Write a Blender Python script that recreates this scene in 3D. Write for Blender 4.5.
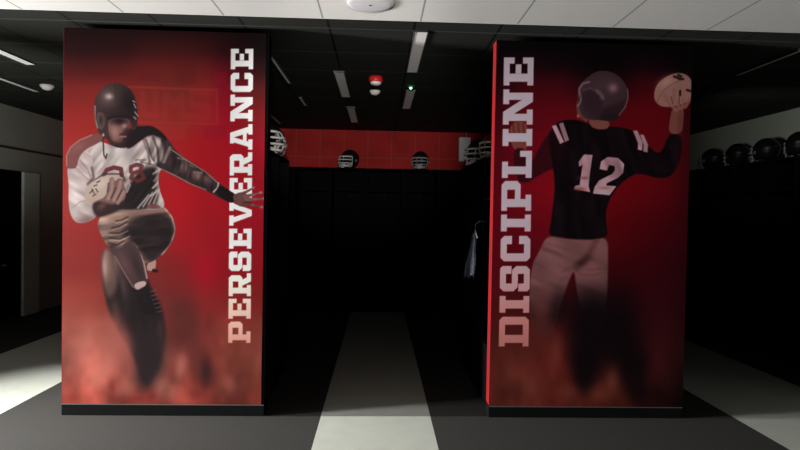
import bpy, bmesh, math, random
import numpy as np
from mathutils import Vector, Matrix

for o in list(bpy.data.objects):
    bpy.data.objects.remove(o)
S = bpy.context.scene
C = S.collection
random.seed(4)

# ------------------------------------------------------------------ camera
FPX, YAW, PITCH, ROLL, CZ = 573.16, .0364, .0195, .018, 1.41
fw = np.array([math.sin(YAW)*math.cos(PITCH), math.cos(YAW)*math.cos(PITCH), -math.sin(PITCH)])
r0 = np.array([math.cos(YAW), -math.sin(YAW), 0.0]); u0 = np.cross(r0, fw)
rt = r0*math.cos(ROLL)+u0*math.sin(ROLL); up = np.cross(rt, fw)
cd = bpy.data.cameras.new('camera'); cam = bpy.data.objects.new('camera', cd); C.objects.link(cam)
cd.sensor_width = 36; cd.lens = FPX*36/800; cd.clip_start = .02; cd.clip_end = 60
M = Matrix([[rt[i], up[i], -fw[i], [0, 0, CZ][i]] for i in range(3)]+[[0, 0, 0, 1]])
cam.matrix_world = M
S.camera = cam

# ------------------------------------------------------------------ world, lights, exposure
S.view_settings.view_transform = 'Standard'
S.view_settings.look = 'None'
S.view_settings.gamma = 1
S.view_settings.exposure = 0
w = bpy.data.worlds.new('World'); S.world = w; w.use_nodes = True
w.node_tree.nodes['Background'].inputs[0].default_value = (.6, .7, .8, 1)
w.node_tree.nodes['Background'].inputs[1].default_value = .0

def look(o, loc, target):
    o.location = loc
    d = Vector(target)-Vector(loc)
    o.rotation_euler = d.to_track_quat('-Z', 'Y').to_euler()

def light(name, kind, loc, target, energy, color=(1, 1, 1), **k):
    l = bpy.data.lights.new(name, kind); l.energy = energy; l.color = color
    for a, b in k.items():
        setattr(l, a, b)
    o = bpy.data.objects.new(name, l); C.objects.link(o); look(o, loc, target)
    return o

# small spotlight on the left, in line with the fronts of the graphic panels
light('side_spotlight', 'SPOT', (-4.5, 3.90, 2.45), (-1.4, 3.7, 0), 1400, (1, .99, .95),
      spot_size=math.radians(70), spot_blend=1, shadow_soft_size=.02)
# added area light from the left, through an unseen made-up opening
light('side_fill_light', 'AREA', (-6.5, 2.75, .95), (0, 2.75, 1.1), 1180, (1, .98, .972),
      shape='RECTANGLE', size=.85, size_y=1.3)
# added fill spot that brightens the left side wall and the ceiling above it
light('left_wall_fill', 'SPOT', (-3.2, 4.3, 1.2), (-3.7, 5.5, 2.6), 85, (1, 1, .95),
      spot_size=math.radians(100), spot_blend=.7, shadow_soft_size=.1)
# added fill spot near the camera, narrowed to the top of the end wall
light('front_fill_spot', 'SPOT', (.02, -.3, 1.78), (-.3, 8.7, 2.64), 780, (1, .96, .92),
      spot_size=math.radians(24), spot_blend=.8, shadow_soft_size=.05)
# added weak fill spot to lift the upper right side wall
light('right_wall_fill', 'SPOT', (2.75, 4.9, 2.05), (4.6, 6.3, 2.35), 22, (.95, 1, .9),
      spot_size=math.radians(64), spot_blend=.8, shadow_soft_size=.1)

# ------------------------------------------------------------------ materials
def mat(name, col, rough=.6, metal=0, spec=.5, emit=None, noise=0, nscale=40, bump=0, alpha=1):
    m = bpy.data.materials.new(name); m.use_nodes = True
    n = m.node_tree.nodes; l = m.node_tree.links; p = n['Principled BSDF']
    p.inputs['Base Color'].default_value = (*col, 1)
    p.inputs['Roughness'].default_value = rough
    p.inputs['Metallic'].default_value = metal
    p.inputs['Specular IOR Level'].default_value = spec
    if emit:
        p.inputs['Emission Color'].default_value = (*emit[0], 1); p.inputs['Emission Strength'].default_value = emit[1]
    if noise or bump:
        tc = n.new('ShaderNodeTexCoord'); nz = n.new('ShaderNodeTexNoise')
        nz.inputs['Scale'].default_value = nscale; nz.inputs['Detail'].default_value = 5
        l.new(tc.outputs['Object'], nz.inputs['Vector'])
        if noise:
            r = n.new('ShaderNodeValToRGB')
            r.color_ramp.elements[0].position = .3; r.color_ramp.elements[1].position = .7
            r.color_ramp.elements[0].color = (*[c*(1-noise) for c in col], 1)
            r.color_ramp.elements[1].color = (*[min(1, c*(1+noise)) for c in col], 1)
            l.new(nz.outputs['Fac'], r.inputs['Fac']); l.new(r.outputs['Color'], p.inputs['Base Color'])
        if bump:
            b = n.new('ShaderNodeBump'); b.inputs['Strength'].default_value = bump; b.inputs['Distance'].default_value = .004
            l.new(nz.outputs['Fac'], b.inputs['Height']); l.new(b.outputs['Normal'], p.inputs['Normal'])
    return m

def tile_mat(name, col, line, x0, y0, sx, sy, lw, rough=.8, noise=.08, ax=1, ns=60, line2=None):
    """ceiling tiles: col with thin grid lines every sx, sy metres"""
    m = bpy.data.materials.new(name); m.use_nodes = True
    n = m.node_tree.nodes; l = m.node_tree.links; p = n['Principled BSDF']
    p.inputs['Roughness'].default_value = rough; p.inputs['Specular IOR Level'].default_value = .08
    g = n.new('ShaderNodeNewGeometry'); sp = n.new('ShaderNodeSeparateXYZ'); l.new(g.outputs['Position'], sp.inputs[0])
    def mth(op, a, b):
        q = n.new('ShaderNodeMath'); q.operation = op
        for i, v in enumerate((a, b)):
            if hasattr(v, 'links'): l.new(v, q.inputs[i])
            else: q.inputs[i].default_value = v
        return q.outputs[0]
    def line_mask(s, o, step):
        t = mth('SUBTRACT', s, o); t = mth('DIVIDE', t, step); t = mth('FRACT', mth('ADD', t, 100.0), 0)
        t = mth('ABSOLUTE', mth('SUBTRACT', t, .5), 0)
        return mth('GREATER_THAN', t, .5-lw/2/step)
    k = mth('MAXIMUM', line_mask(sp.outputs[0], x0, sx), line_mask(sp.outputs[ax], y0, sy))
    nz = n.new('ShaderNodeTexNoise'); nz.inputs['Scale'].default_value = ns
    r = n.new('ShaderNodeValToRGB'); r.color_ramp.elements[0].position = .3; r.color_ramp.elements[1].position = .7
    r.color_ramp.elements[0].color = (*[c*(1-noise) for c in col], 1); r.color_ramp.elements[1].color = (*[c*(1+noise) for c in col], 1)
    l.new(g.outputs['Position'], nz.inputs['Vector']); l.new(nz.outputs['Fac'], r.inputs['Fac'])
    mx = n.new('ShaderNodeMix'); mx.data_type = 'RGBA'
    l.new(k, mx.inputs[0]); l.new(r.outputs['Color'], mx.inputs[6]); mx.inputs[7].default_value = (*line, 1)
    out = mx.outputs[2]
    if line2:
        m2 = n.new('ShaderNodeMix'); m2.data_type = 'RGBA'; l.new(line_mask(sp.outputs[ax], y0, sy), m2.inputs[0])
        l.new(out, m2.inputs[6]); m2.inputs[7].default_value = (*line2, 1); out = m2.outputs[2]
    l.new(out, p.inputs['Base Color'])
    return m

m_carpet = mat('charcoal_carpet', (.038, .037, .035), .95, noise=.22, nscale=110, bump=.3, spec=.1)
m_vinyl = mat('pale_vinyl', (.44, .46, .41), .55, noise=.04, nscale=8, spec=.25)
m_white_wall = mat('white_paint', (.6, .63, .55), .8, noise=.03, nscale=3)
m_front_wall = mat('dark_corridor_paint', (.07, .07, .07), .8)
m_back_wall = mat('grey_green_paint', (.42, .42, .36), .8, noise=.04, nscale=3)
m_red_wall = None
m_black = mat('black_laminate', (.004, .004, .0045), .8, spec=.03)
m_black_frame = mat('black_frame', (.007, .008, .008), .6, spec=.06)
m_red_edge = mat('red_edge_vinyl', (.27, .014, .016), .6, spec=.1)
m_dark_trim = mat('dark_trim', (.05, .05, .048), .6)
m_light_trim = mat('aluminium_trim', (.16, .16, .16), .5, metal=.3)
m_pale_post = mat('pale_grey_green_board', (.72, .78, .68), .6)
m_grey_plastic = mat('pale_grey_plastic', (.50, .49, .50), .5)
m_white_plastic = mat('white_plastic', (.75, .74, .71), .45)
m_diffuser = mat('frosted_diffuser', (.85, .84, .83), .4)
m_red_plastic = mat('red_plastic', (.6, .02, .02), .35)
m_green_led = mat('green_led', (.1, .9, .3), .4, emit=((.15, 1, .3), 6))
m_helmet_black = mat('black_shell', (.008, .007, .008), .4, spec=.3)
m_helmet_red = mat('dark_red_shell', (.30, .015, .02), .25)
m_mask_white = mat('white_face_mask', (.62, .60, .58), .4)
m_mask_grey = mat('grey_face_mask', (.32, .31, .31), .4)
m_cloth = mat('grey_blue_cloth', (.2, .22, .28), .9, bump=.3, nscale=20)
m_black_cloth = mat('black_cloth', (.012, .012, .014), .95)
m_steel = mat('steel', (.5, .5, .5), .3, metal=1)
m_ceil_white = tile_mat('white_ceiling_tiles', (.56, .555, .535), (.24, .24, .23), -.345, 2.0, .566, 2.4, .010, noise=.02)
m_ceil_dark = tile_mat('charcoal_ceiling_tiles', (.022, .024, .021), (.006, .006, .006), -.36, 3.93, .572, .58, .018, line2=(.06, .06, .056))

m_red_wall = tile_mat('red_painted_boards', (.36, .022, .02), (.30, .06, .045), -.55, 2.25, .36, 1.3, .012, .7, .15, ax=2, ns=3)

# ------------------------------------------------------------------ mesh helpers
def box(bm, x0, x1, y0, y1, z0, z1, bev=0):
    vs = [bm.verts.new((x, y, z)) for x in (x0, x1) for y in (y0, y1) for z in (z0, z1)]
    fs = [bm.faces.new([vs[i] for i in f]) for f in ((0, 1, 3, 2), (4, 6, 7, 5), (0, 4, 5, 1), (2, 3, 7, 6), (0, 2, 6, 4), (1, 5, 7, 3))]
    if bev:
        es = list({e for f in fs for e in f.edges})
        bmesh.ops.bevel(bm, geom=es, offset=bev, segments=2, affect='EDGES')
    return bm

def tube(bm, pts, r, seg=8, closed=False):
    pts = [Vector(p) for p in pts]; n = len(pts); rings = []
    for i, p in enumerate(pts):
        a = pts[(i-1) % n] if (i or closed) else pts[0]; b = pts[(i+1) % n] if (i < n-1 or closed) else pts[-1]
        t = (b-a).normalized(); s = t.cross(Vector((0, 0, 1)))
        if s.length < .05: s = t.cross(Vector((0, 1, 0)))
        s.normalize(); q = s.cross(t)
        rings.append([bm.verts.new(p+(s*math.cos(2*math.pi*k/seg)+q*math.sin(2*math.pi*k/seg))*r) for k in range(seg)])
    for i in range(n if closed else n-1):
        A, B = rings[i], rings[(i+1) % n]
        for k in range(seg):
            bm.faces.new((A[k], A[(k+1) % seg], B[(k+1) % seg], B[k]))
    if not closed:
        bm.faces.new(rings[0][::-1]); bm.faces.new(rings[-1])
    return bm

def lathe(bm, prof, seg=32, cx=0, cy=0, cz=0, s=1):
    rings = []
    for r, z in prof:
        if r < 1e-5: rings.append([bm.verts.new((cx, cy, cz+z*s))])
        else: rings.append([bm.verts.new((cx+r*math.cos(2*math.pi*k/seg), cy+r*math.sin(2*math.pi*k/seg), cz+z*s)) for k in range(seg)])
    for A, B in zip(rings, rings[1:]):
        for k in range(seg):
            a = [A[k % len(A)], A[(k+1) % len(A)], B[(k+1) % len(B)], B[k % len(B)]]
            u = []
            for v in a:
                if v not in u: u.append(v)
            if len(u) > 2: bm.faces.new(u)
    return bm

def obj(name, bm, m, parent=None, smooth=False, **props):
    bmesh.ops.recalc_face_normals(bm, faces=bm.faces)
    me = bpy.data.meshes.new(name); bm.to_mesh(me); bm.free()
    if m: me.materials.append(m)
    if smooth:
        for p in me.polygons: p.use_smooth = True
    o = bpy.data.objects.new(name, me); C.objects.link(o)
    if parent: o.parent = parent
    for k, v in props.items(): o[k] = v
    return o

def thing(name, label, cat, loc, rotz=0, group=None):
    o = bpy.data.objects.new(name, None); C.objects.link(o); o.empty_display_size = .05
    o.location = loc; o.rotation_euler = (0, 0, rotz); o['label'] = label; o['category'] = cat
    if group: o['group'] = group
    return o

def copy_thing(src, loc, rotz, label, group=None):
    r = src.copy(); C.objects.link(r); r.location = loc; r.rotation_euler = (0, 0, rotz); r['label'] = label
    if group: r['group'] = group
    def rec(a, b):
        for ch in list(a.children):
            c = ch.copy(); C.objects.link(c); c.parent = b; rec(ch, c)
    rec(src, r)
    return r

def struct(name, m, boxes, bev=0):
    bm = bmesh.new()
    for b in boxes: box(bm, *b, bev=bev)
    return obj(name, bm, m, kind='structure')

# ------------------------------------------------------------------ setting
XW = 4.6; YF = 8.7; ZC = 2.66; ZW = 2.53; YE = 3.345; YB = -3.0
PY = 3.95; PT = 2.62                                    # graphic panels: front plane, top
SE = 2.552; SO = 3.6                                     # side walkways
# carpet split around the pale walkways (all flush at z = 0)
carp = [(-XW-.1, -SO, YE+.005, YF+.1, -.1, 0), (-SE, -.38, YE+.005, YF+.1, -.1, 0), (.38, SE, YE+.005, YF+.1, -.1, 0),
        (SO, XW+.1, YE+.005, YF+.1, -.1, 0), (-XW-.1, XW+.1, YB-.1, 2.9, -.1, 0)]
struct('floor', m_carpet, carp)
struct('trim_1', m_vinyl, [(-SO, -SE, YE+.005, YF+.1, -.1, 0)])
struct('trim_2', m_vinyl, [(-.38, .38, YE+.005, YF+.1, -.1, 0)])
struct('trim_3', m_vinyl, [(SE, SO, YE+.005, YF+.1, -.1, 0)])
struct('trim_4', m_vinyl, [(-XW-.1, XW+.1, 2.9, YE+.005, -.1, 0)])
struct('ceiling', m_ceil_dark, [(-XW-.1, XW+.1, YE, YF+.1, ZC, ZC+.1)])
struct('ceiling', m_ceil_white, [(-XW-.1, XW+.1, 2.45, YE, ZW, ZC+.1)])
struct('ceiling', m_ceil_dark, [(-XW-.1, XW+.1, YB-.1, 2.45, ZC, ZC+.1)])
struct('trim_5', m_white_plastic, [(-XW, XW, YE, YE+.006, ZW, ZW+.02)])
# left wall: made-up opening for the side light in front, door recess at the back
wy0, wy1, wz0, wz1 = .9, 3.37, .12, 2.3
dy0, dy1, dz = 6.62, 7.55, 1.87
L = -XW
struct('wall_left', m_back_wall, [
    (L-.12, L, YE, dy0, 0, ZC), (L-.12, L, dy0, dy1, dz, ZC), (L-.12, L, dy1, YF+.1, 0, ZC)])
LF = -4.6                                              # front corridor wall stands forward of the locker room wall
struct('wall_left_front', m_front_wall, [
    (LF-.12, LF, YB, wy0, 0, ZC), (LF-.12, LF, wy1, YE, 0, ZW-.001),
    (LF-.12, LF, wy0, wy1, 0, wz0), (LF-.12, LF, wy0, wy1, wz1, ZC)])
struct('added_window_1', m_white_plastic, [  # invented frame, out of view, around the opening for the added side light
    (LF-.1, LF-.04, wy0, wy0+.05, wz0, wz1), (LF-.1, LF-.04, wy1-.05, wy1, wz0, wz1),
    (LF-.1, LF-.04, wy0+.05, wy1-.05, wz0, wz0+.05), (LF-.1, LF-.04, wy0+.05, wy1-.05, wz1-.05, wz1)])
d1 = struct('door_1', m_black, [(L-.05, L-.006, dy0, dy1, .0, dz)])
bm = bmesh.new()
lathe(bm, [(0, 0), (.02, 0), (.02, .012), (0, .012)], 16)
bmesh.ops.rotate(bm, verts=bm.verts, matrix=Matrix.Rotation(math.pi/2, 3, 'Y'))
bmesh.ops.translate(bm, verts=bm.verts, vec=(L-.006, 7.2, .69))
tube(bm, [(L, 7.2, .69), (L+.035, 7.2, .69), (L+.04, 7.16, .69), (L+.04, 7.10, .69)], .008)
obj('door_handle', bm, m_steel, d1, smooth=True, label='steel lever handle')
struct('trim_6', m_pale_post, [(L, L+.03, dy1, 7.89, 0, 1.86)], bev=.003)
struct('trim_7', m_dark_trim, [(L, L+.012, 3.4, YF, 2.13, 2.155)])
struct('wall_right', m_white_wall, [(XW, XW+.12, YE, YF+.1, 0, ZC)])
struct('wall_right_front', m_front_wall, [(XW, XW+.12, YB, YE, 0, ZC)])
struct('wall_back', m_front_wall, [(-XW-.1, XW+.1, YB-.1, YB, 0, ZC)])
struct('wall_end', m_red_wall, [(-XW-.1, XW+.1, YF, YF+.1, 0, ZC)])
struct('baseboard_end', m_black, [(-XW, XW, YF-.015, YF, 0, .1)])
struct('baseboard_left', m_black, [(L, L+.015, 3.4, dy0, 0, .1)])
# ------------------------------------------------------------------ the two printed graphics
#  colours are laid onto a fine grid as a print; shapes are written in the units of the
#  reference frame and carried into the plane of the panel
def to_px(X, Y, Z):
    d = np.stack([X, Y, Z-CZ], -1); z = d@fw
    return 400+FPX*(d@rt)/z, 225-FPX*(d@up)/z

def lin(c):
    c = np.array(c, float)/255
    return np.where(c <= .04045, c/12.92, ((c+.055)/1.055)**2.4)

def smooth_poly(P, it=2):
    P = np.array(P, float)
    for _ in range(it):
        Q = np.roll(P, -1, 0)
        P = np.stack([.75*P+.25*Q, .25*P+.75*Q], 1).reshape(-1, 2)
    return P

class Paint:
    def __init__(s, x0, x1, z0, z1, step):
        s.nx = int(round((x1-x0)/step))+1; s.nz = int(round((z1-z0)/step))+1
        s.X, s.Z = np.meshgrid(np.linspace(x0, x1, s.nx), np.linspace(z0, z1, s.nz))
        s.px, s.py = to_px(s.X, np.full_like(s.X, PY), s.Z)
        s.col = np.zeros((s.nz, s.nx, 3)); s.lab = np.zeros((s.nz, s.nx), int)
        rng = np.random.RandomState(3); s.rng = rng
    def table(s, xs, ys, T):
        T = np.array(T, float)
        def w(v, k):
            v = np.clip(v, k[0], k[-1]-1e-6); i = np.searchsorted(k, v, side='right')-1; k = np.array(k, float)
            f = (v-k[i])/(k[i+1]-k[i]); return i, (f*.5+.5*f*f*(3-2*f))[..., None]
        i, fx = w(s.px, xs); j, fy = w(s.py, ys)
        s.col = (T[j, i]*(1-fx)+T[j, i+1]*fx)*(1-fy)+(T[j+1, i]*(1-fx)+T[j+1, i+1]*fx)*fy
    def noise(s, sc, seed, stretch=1.0):
        r = np.random.RandomState(seed)
        gx = (s.px-s.px.min())/sc; gy = (s.py-s.py.min())/(sc*stretch)
        g = r.rand(int(gy.max())+3, int(gx.max())+3)
        ix = gx.astype(int); iy = gy.astype(int); fx = gx-ix; fy = gy-iy
        fx = fx*fx*(3-2*fx); fy = fy*fy*(3-2*fy)
        return (g[iy, ix]*(1-fx)+g[iy, ix+1]*fx)*(1-fy)+(g[iy+1, ix]*(1-fx)+g[iy+1, ix+1]*fx)*fy
    def folds(s, clip, seed, along, across, rot, amp, soft=.5):
        # creases of cloth: brightness varies slowly along and quickly across the direction rot
        t = math.radians(rot); r = np.random.RandomState(seed)
        u = (s.px*math.cos(t)+s.py*math.sin(t))/along; v = (-s.px*math.sin(t)+s.py*math.cos(t))/across
        u = u-u.min(); v = v-v.min(); g = r.rand(int(u.max())+3, int(v.max())+3)
        iu = u.astype(int); iv = v.astype(int); fu = u-iu; fv = v-iv
        fu = fu*fu*(3-2*fu); fv = fv*fv*(3-2*fv)
        n = (g[iu, iv]*(1-fu)+g[iu+1, iv]*fu)*(1-fv)+(g[iu, iv+1]*(1-fu)+g[iu+1, iv+1]*fu)*fv
        k = 1+(n-soft)*amp*clip
        s.col = np.clip(s.col*k[..., None], 0, 250)
    def box(s, P, pad):
        m = (s.px > P[:, 0].min()-pad) & (s.px < P[:, 0].max()+pad) & (s.py > P[:, 1].min()-pad) & (s.py < P[:, 1].max()+pad)
        r = np.where(m.any(1))[0]; c = np.where(m.any(0))[0]
        if not len(r) or not len(c): return None
        return slice(r[0], r[-1]+1), slice(c[0], c[-1]+1)
    def sdf(s, P, sl):
        x = s.px[sl]; y = s.py[sl]; D = np.full(x.shape, 1e9); ins = np.zeros(x.shape, bool)
        for (ax, ay), (bx, by) in zip(P, np.roll(P, -1, 0)):
            ex, ey = bx-ax, by-ay; L2 = ex*ex+ey*ey
            if L2 < 1e-9: continue
            t = np.clip(((x-ax)*ex+(y-ay)*ey)/L2, 0, 1)
            D = np.minimum(D, (x-ax-t*ex)**2+(y-ay-t*ey)**2)
            if ay != by:
                cr = ((ay > y) != (by > y)) & (x < (bx-ax)*(y-ay)/(by-ay)+ax)
                ins ^= cr
        return np.sqrt(D)*np.where(ins, -1, 1)
    def put(s, sl, m, c, a, lab):
        m = (m*a)[..., None]
        s.col[sl] = s.col[sl]*(1-m)+np.array(c, float)*m
        if lab is not None:
            q = s.lab[sl]; q[m[..., 0] > .5] = lab; s.lab[sl] = q
    def poly(s, P, c, soft=.5, a=1, sm=2, lab=None, clip=None):
        P = smooth_poly(P, sm) if sm else np.array(P, float)
        sl = s.box(P, soft*3+1)
        if sl is None: return
        m = np.clip(.5-s.sdf(P, sl)/(2*soft), 0, 1); m = m*m*(3-2*m)
        if clip is not None: m = m*clip[sl]
        s.put(sl, m, c, a, lab)
    def mask(s, P, sm=2, soft=.5):
        P = smooth_poly(P, sm) if sm else np.array(P, float)
        return np.clip(.5-s.sdf(P, (slice(0, s.nz), slice(0, s.nx)))/(2*soft), 0, 1)
    def stroke(s, P, wd, c, soft=.5, a=1, lab=None, clip=None, taper=False):
        P = np.array(P, float); sl = s.box(P, wd+soft*3+1)
        if sl is None: return
        x = s.px[sl]; y = s.py[sl]; D = np.full(x.shape, 1e9); n = len(P)-1
        for i in range(n):
            (ax, ay), (bx, by) = P[i], P[i+1]; ex, ey = bx-ax, by-ay; L2 = max(ex*ex+ey*ey, 1e-9)
            t = np.clip(((x-ax)*ex+(y-ay)*ey)/L2, 0, 1); q = (i+t)/n
            wl = wd/2*(1-.7*q if taper else 1)
            D = np.minimum(D, np.sqrt((x-ax-t*ex)**2+(y-ay-t*ey)**2)-wl)
        m = np.clip(.5-D/(2*soft), 0, 1); m = m*m*(3-2*m)
        if clip is not None: m = m*clip[sl]
        s.put(sl, m, c, a, lab)
    def blob(s, x, y, rx, ry, c, a=1, rot=0, lab=None, clip=None, hard=1.0):
        P = np.array([(x-rx*2.4, y-rx*2.4), (x+rx*2.4, y+rx*2.4), (x-ry*2.4, y-ry*2.4), (x+ry*2.4, y+ry*2.4)])
        sl = s.box(P, 1)
        if sl is None: return
        t = math.radians(rot); dx = s.px[sl]-x; dy = s.py[sl]-y
        u = (dx*math.cos(t)+dy*math.sin(t))/rx; v = (-dx*math.sin(t)+dy*math.cos(t))/ry
        m = np.exp(-((u*u+v*v)**hard))
        if clip is not None: m = m*clip[sl]
        s.put(sl, m, c, a, lab)

def R(x0, x1, y0, y1): return [(x0, y0), (x1, y0), (x1, y1), (x0, y1)]
def CH(x0, x1, y0, y1, k, corners='abcd'):       # rect with cut corners a=bl b=br c=tr d=tl
    p = []
    p += [(x0, y0+k), (x0+k, y0)] if 'a' in corners else [(x0, y0)]
    p += [(x1-k, y0), (x1, y0+k)] if 'b' in corners else [(x1, y0)]
    p += [(x1, y1-k), (x1-k, y1)] if 'c' in corners else [(x1, y1)]
    p += [(x0+k, y1), (x0, y1-k)] if 'd' in corners else [(x0, y1)]
    return p
GL = {
 'E': (90, [R(12, 38, 0, 100), R(0, 90, 0, 20), R(0, 90, 80, 100), R(38, 68, 41, 60), R(70, 90, 0, 36), R(70, 90, 64, 100)]),
 'C': (86, [CH(0, 27, 0, 100, 12, 'ad'), R(20, 70, 0, 21), R(20, 70, 79, 100), CH(58, 86, 0, 38, 12, 'b'), CH(58, 86, 62, 100, 12, 'c')]),
 'N': (117, [R(12, 36, 0, 100), R(82, 106, 0, 100), R(0, 50, 0, 20), R(0, 30, 80, 100), R(68, 117, 80, 100), [(12, 100), (42, 100), (106, 0), (76, 0)]]),
 'A': (115, [[(38, 100), (60, 100), (34, 10), (10, 10)], [(50, 100), (76, 100), (106, 10), (78, 10)], R(28, 88, 26, 42), R(0, 46, 0, 19), R(68, 115, 0, 19), R(28, 76, 82, 100)]),
 'R': (103, [R(12, 38, 0, 100), R(0, 50, 0, 19), R(0, 70, 81, 100), R(30, 76, 38, 57), CH(66, 94, 38, 100, 12, 'bc'), [(44, 44), (72, 44), (88, 12), (66, 0)], R(66, 103, 0, 19)]),
 'V': (115, [[(10, 90), (36, 90), (64, 0), (44, 0)], [(80, 90), (104, 90), (72, 0), (50, 0)], R(0, 46, 81, 100), R(68, 115, 81, 100)]),
 'S': (87, [CH(0, 27, 42, 100, 12, 'ad'), R(14, 74, 80, 100), CH(60, 87, 62, 100, 8, 'c'), R(14, 74, 40, 60), CH(60, 87, 0, 58, 12, 'bc'), R(14, 74, 0, 20), CH(0, 27, 0, 38, 8, 'a')]),
 'P': (96, [R(12, 38, 0, 100), R(0, 52, 0, 19), R(0, 75, 81, 100), R(30, 75, 36, 55), CH(68, 96, 36, 100, 12, 'bc')]),
 'D': (100, [R(12, 39, 0, 100), R(0, 80, 0, 20), R(0, 80, 80, 100), CH(73, 100, 0, 100, 12, 'bc')]),
 'I': (56, [R(14, 42, 0, 100), R(0, 56, 0, 20), R(0, 56, 80, 100)]),
 'L': (90, [R(12, 38, 0, 100), R(0, 90, 0, 20), R(0, 54, 80, 100), R(70, 90, 0, 40)]),
}
def lettering(p, word, spans, base, cap, cols, lab):
    """spans: (y start, y end) per letter, reading upwards; base(y) baseline x, cap(y) cap height"""
    for ch, (ya, yb) in zip(word, spans):
        wd, ps = GL[ch]; m = np.zeros_like(p.px)
        for q in ps:
            Q = []
            for (a, h) in q:
                y = ya+(yb-ya)*a/wd; Q.append((base(y)-cap*h/100, y))
            Q = np.array(Q); sl = p.box(Q, 2)
            m[sl] = np.maximum(m[sl], np.clip(.5-p.sdf(Q, sl)/.7, 0, 1))
        ys = np.clip(p.py, cols[0][0], cols[-1][0])
        c = np.stack([np.interp(ys, [k[0] for k in cols], [k[1][i] for k in cols]) for i in range(3)], -1)
        mm = m[..., None]; p.col = p.col*(1-mm)+c*mm
        p.lab[m > .5] = lab

BG, LET, PLY, HEL, JER, TRO, BAL, HND, FAR, FAC = range(10)
NAMES = {LET: 'lettering', PLY: 'printed_player', HEL: 'helmet', JER: 'jersey', TRO: 'trousers', BAL: 'football', HND: 'hand', FAR: 'hand', FAC: 'face'}

m_print = bpy.data.materials.new('satin_print'); m_print.use_nodes = True
_p = m_print.node_tree.nodes['Principled BSDF']; _a = m_print.node_tree.nodes.new('ShaderNodeAttribute'); _a.attribute_name = 'Print'
m_print.node_tree.links.new(_a.outputs['Color'], _p.inputs['Base Color']); _p.inputs['Roughness'].default_value = .55
_p.inputs['Specular IOR Level'].default_value = .06

def build_print(p, gain, parent, labels):
    g = np.where(p.lab == LET, gain[1], gain[0])[..., None]
    c = np.clip(lin(np.clip(p.col, 0, 255))*g, 0, .86)
    y = PY-.0015
    V = np.stack([p.X-parent.location.x, np.full_like(p.X, y-parent.location.y), p.Z-parent.location.z], -1).reshape(-1, 3)
    cc = np.concatenate([c, np.ones_like(c[..., :1])], -1).reshape(-1, 4)
    idx = np.arange(p.nz*p.nx).reshape(p.nz, p.nx)
    F = np.stack([idx[:-1, :-1], idx[:-1, 1:], idx[1:, 1:], idx[1:, :-1]], -1).reshape(-1, 4)
    FL = p.lab[:-1, :-1].reshape(-1)
    made = {}
    for k in range(10):
        f = F[FL == k]
        if not len(f): continue
        u, inv = np.unique(f, return_inverse=True); f2 = inv.reshape(-1, 4)
        name = 'printed_background' if k == BG else NAMES[k]
        me = bpy.data.meshes.new(name)
        me.vertices.add(len(u)); me.vertices.foreach_set('co', V[u].astype(np.float32).ravel())
        me.loops.add(len(f2)*4); me.loops.foreach_set('vertex_index', f2.astype(np.int32).ravel())
        me.polygons.add(len(f2)); me.polygons.foreach_set('loop_start', np.arange(0, len(f2)*4, 4, dtype=np.int32))
        me.update(calc_edges=True); me.validate()
        at = me.color_attributes.new('Print', 'FLOAT_COLOR', 'POINT'); at.data.foreach_set('color', cc[u].astype(np.float32).ravel())
        me.materials.append(m_print)
        o = bpy.data.objects.new(name, me); C.objects.link(o)
        o.parent = parent if k in (BG, LET, PLY) else made[PLY]
        if k in labels: o['label'] = labels[k]
        made[k] = o
    return made

def panel(x0, x1, label, px0, px1):
    t = thing('graphic_panel', label, 'graphic panel', ((x0+x1)/2, PY+.05, 0), 0, 'printed locker-end panels')
    cx = (x0+x1)/2; hw = (x1-x0)/2
    bm = bmesh.new(); box(bm, -hw+.006, hw-.006, -.048, .048, .076, PT)
    obj('panel_core', bm, m_black, t)
    for s, nm in ((-1, 'side_face'), (1, 'side_face')):
        bm = bmesh.new(); xx = s*hw
        box(bm, min(xx, xx-s*.005), max(xx, xx-s*.005), -.05, .05, .085, PT-.003)
        dark = x0 < 0 and s > 0  # inner face turned from the light: its shade is painted as black
        obj(nm, bm, m_black if dark else m_red_edge, t, label='inner side face, shade painted black' if dark else 'plain red side face')
    bm = bmesh.new(); box(bm, -hw, hw, -.049, .05, 0, .074, bev=.002)
    obj('plinth', bm, m_black_frame, t, label='black kick plinth')
    bm = bmesh.new()
    box(bm, -hw, hw, -.053, -.049, .074, .079)
    obj('edge_strip', bm, m_light_trim, t)
    return t

STEP = .0036
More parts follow.
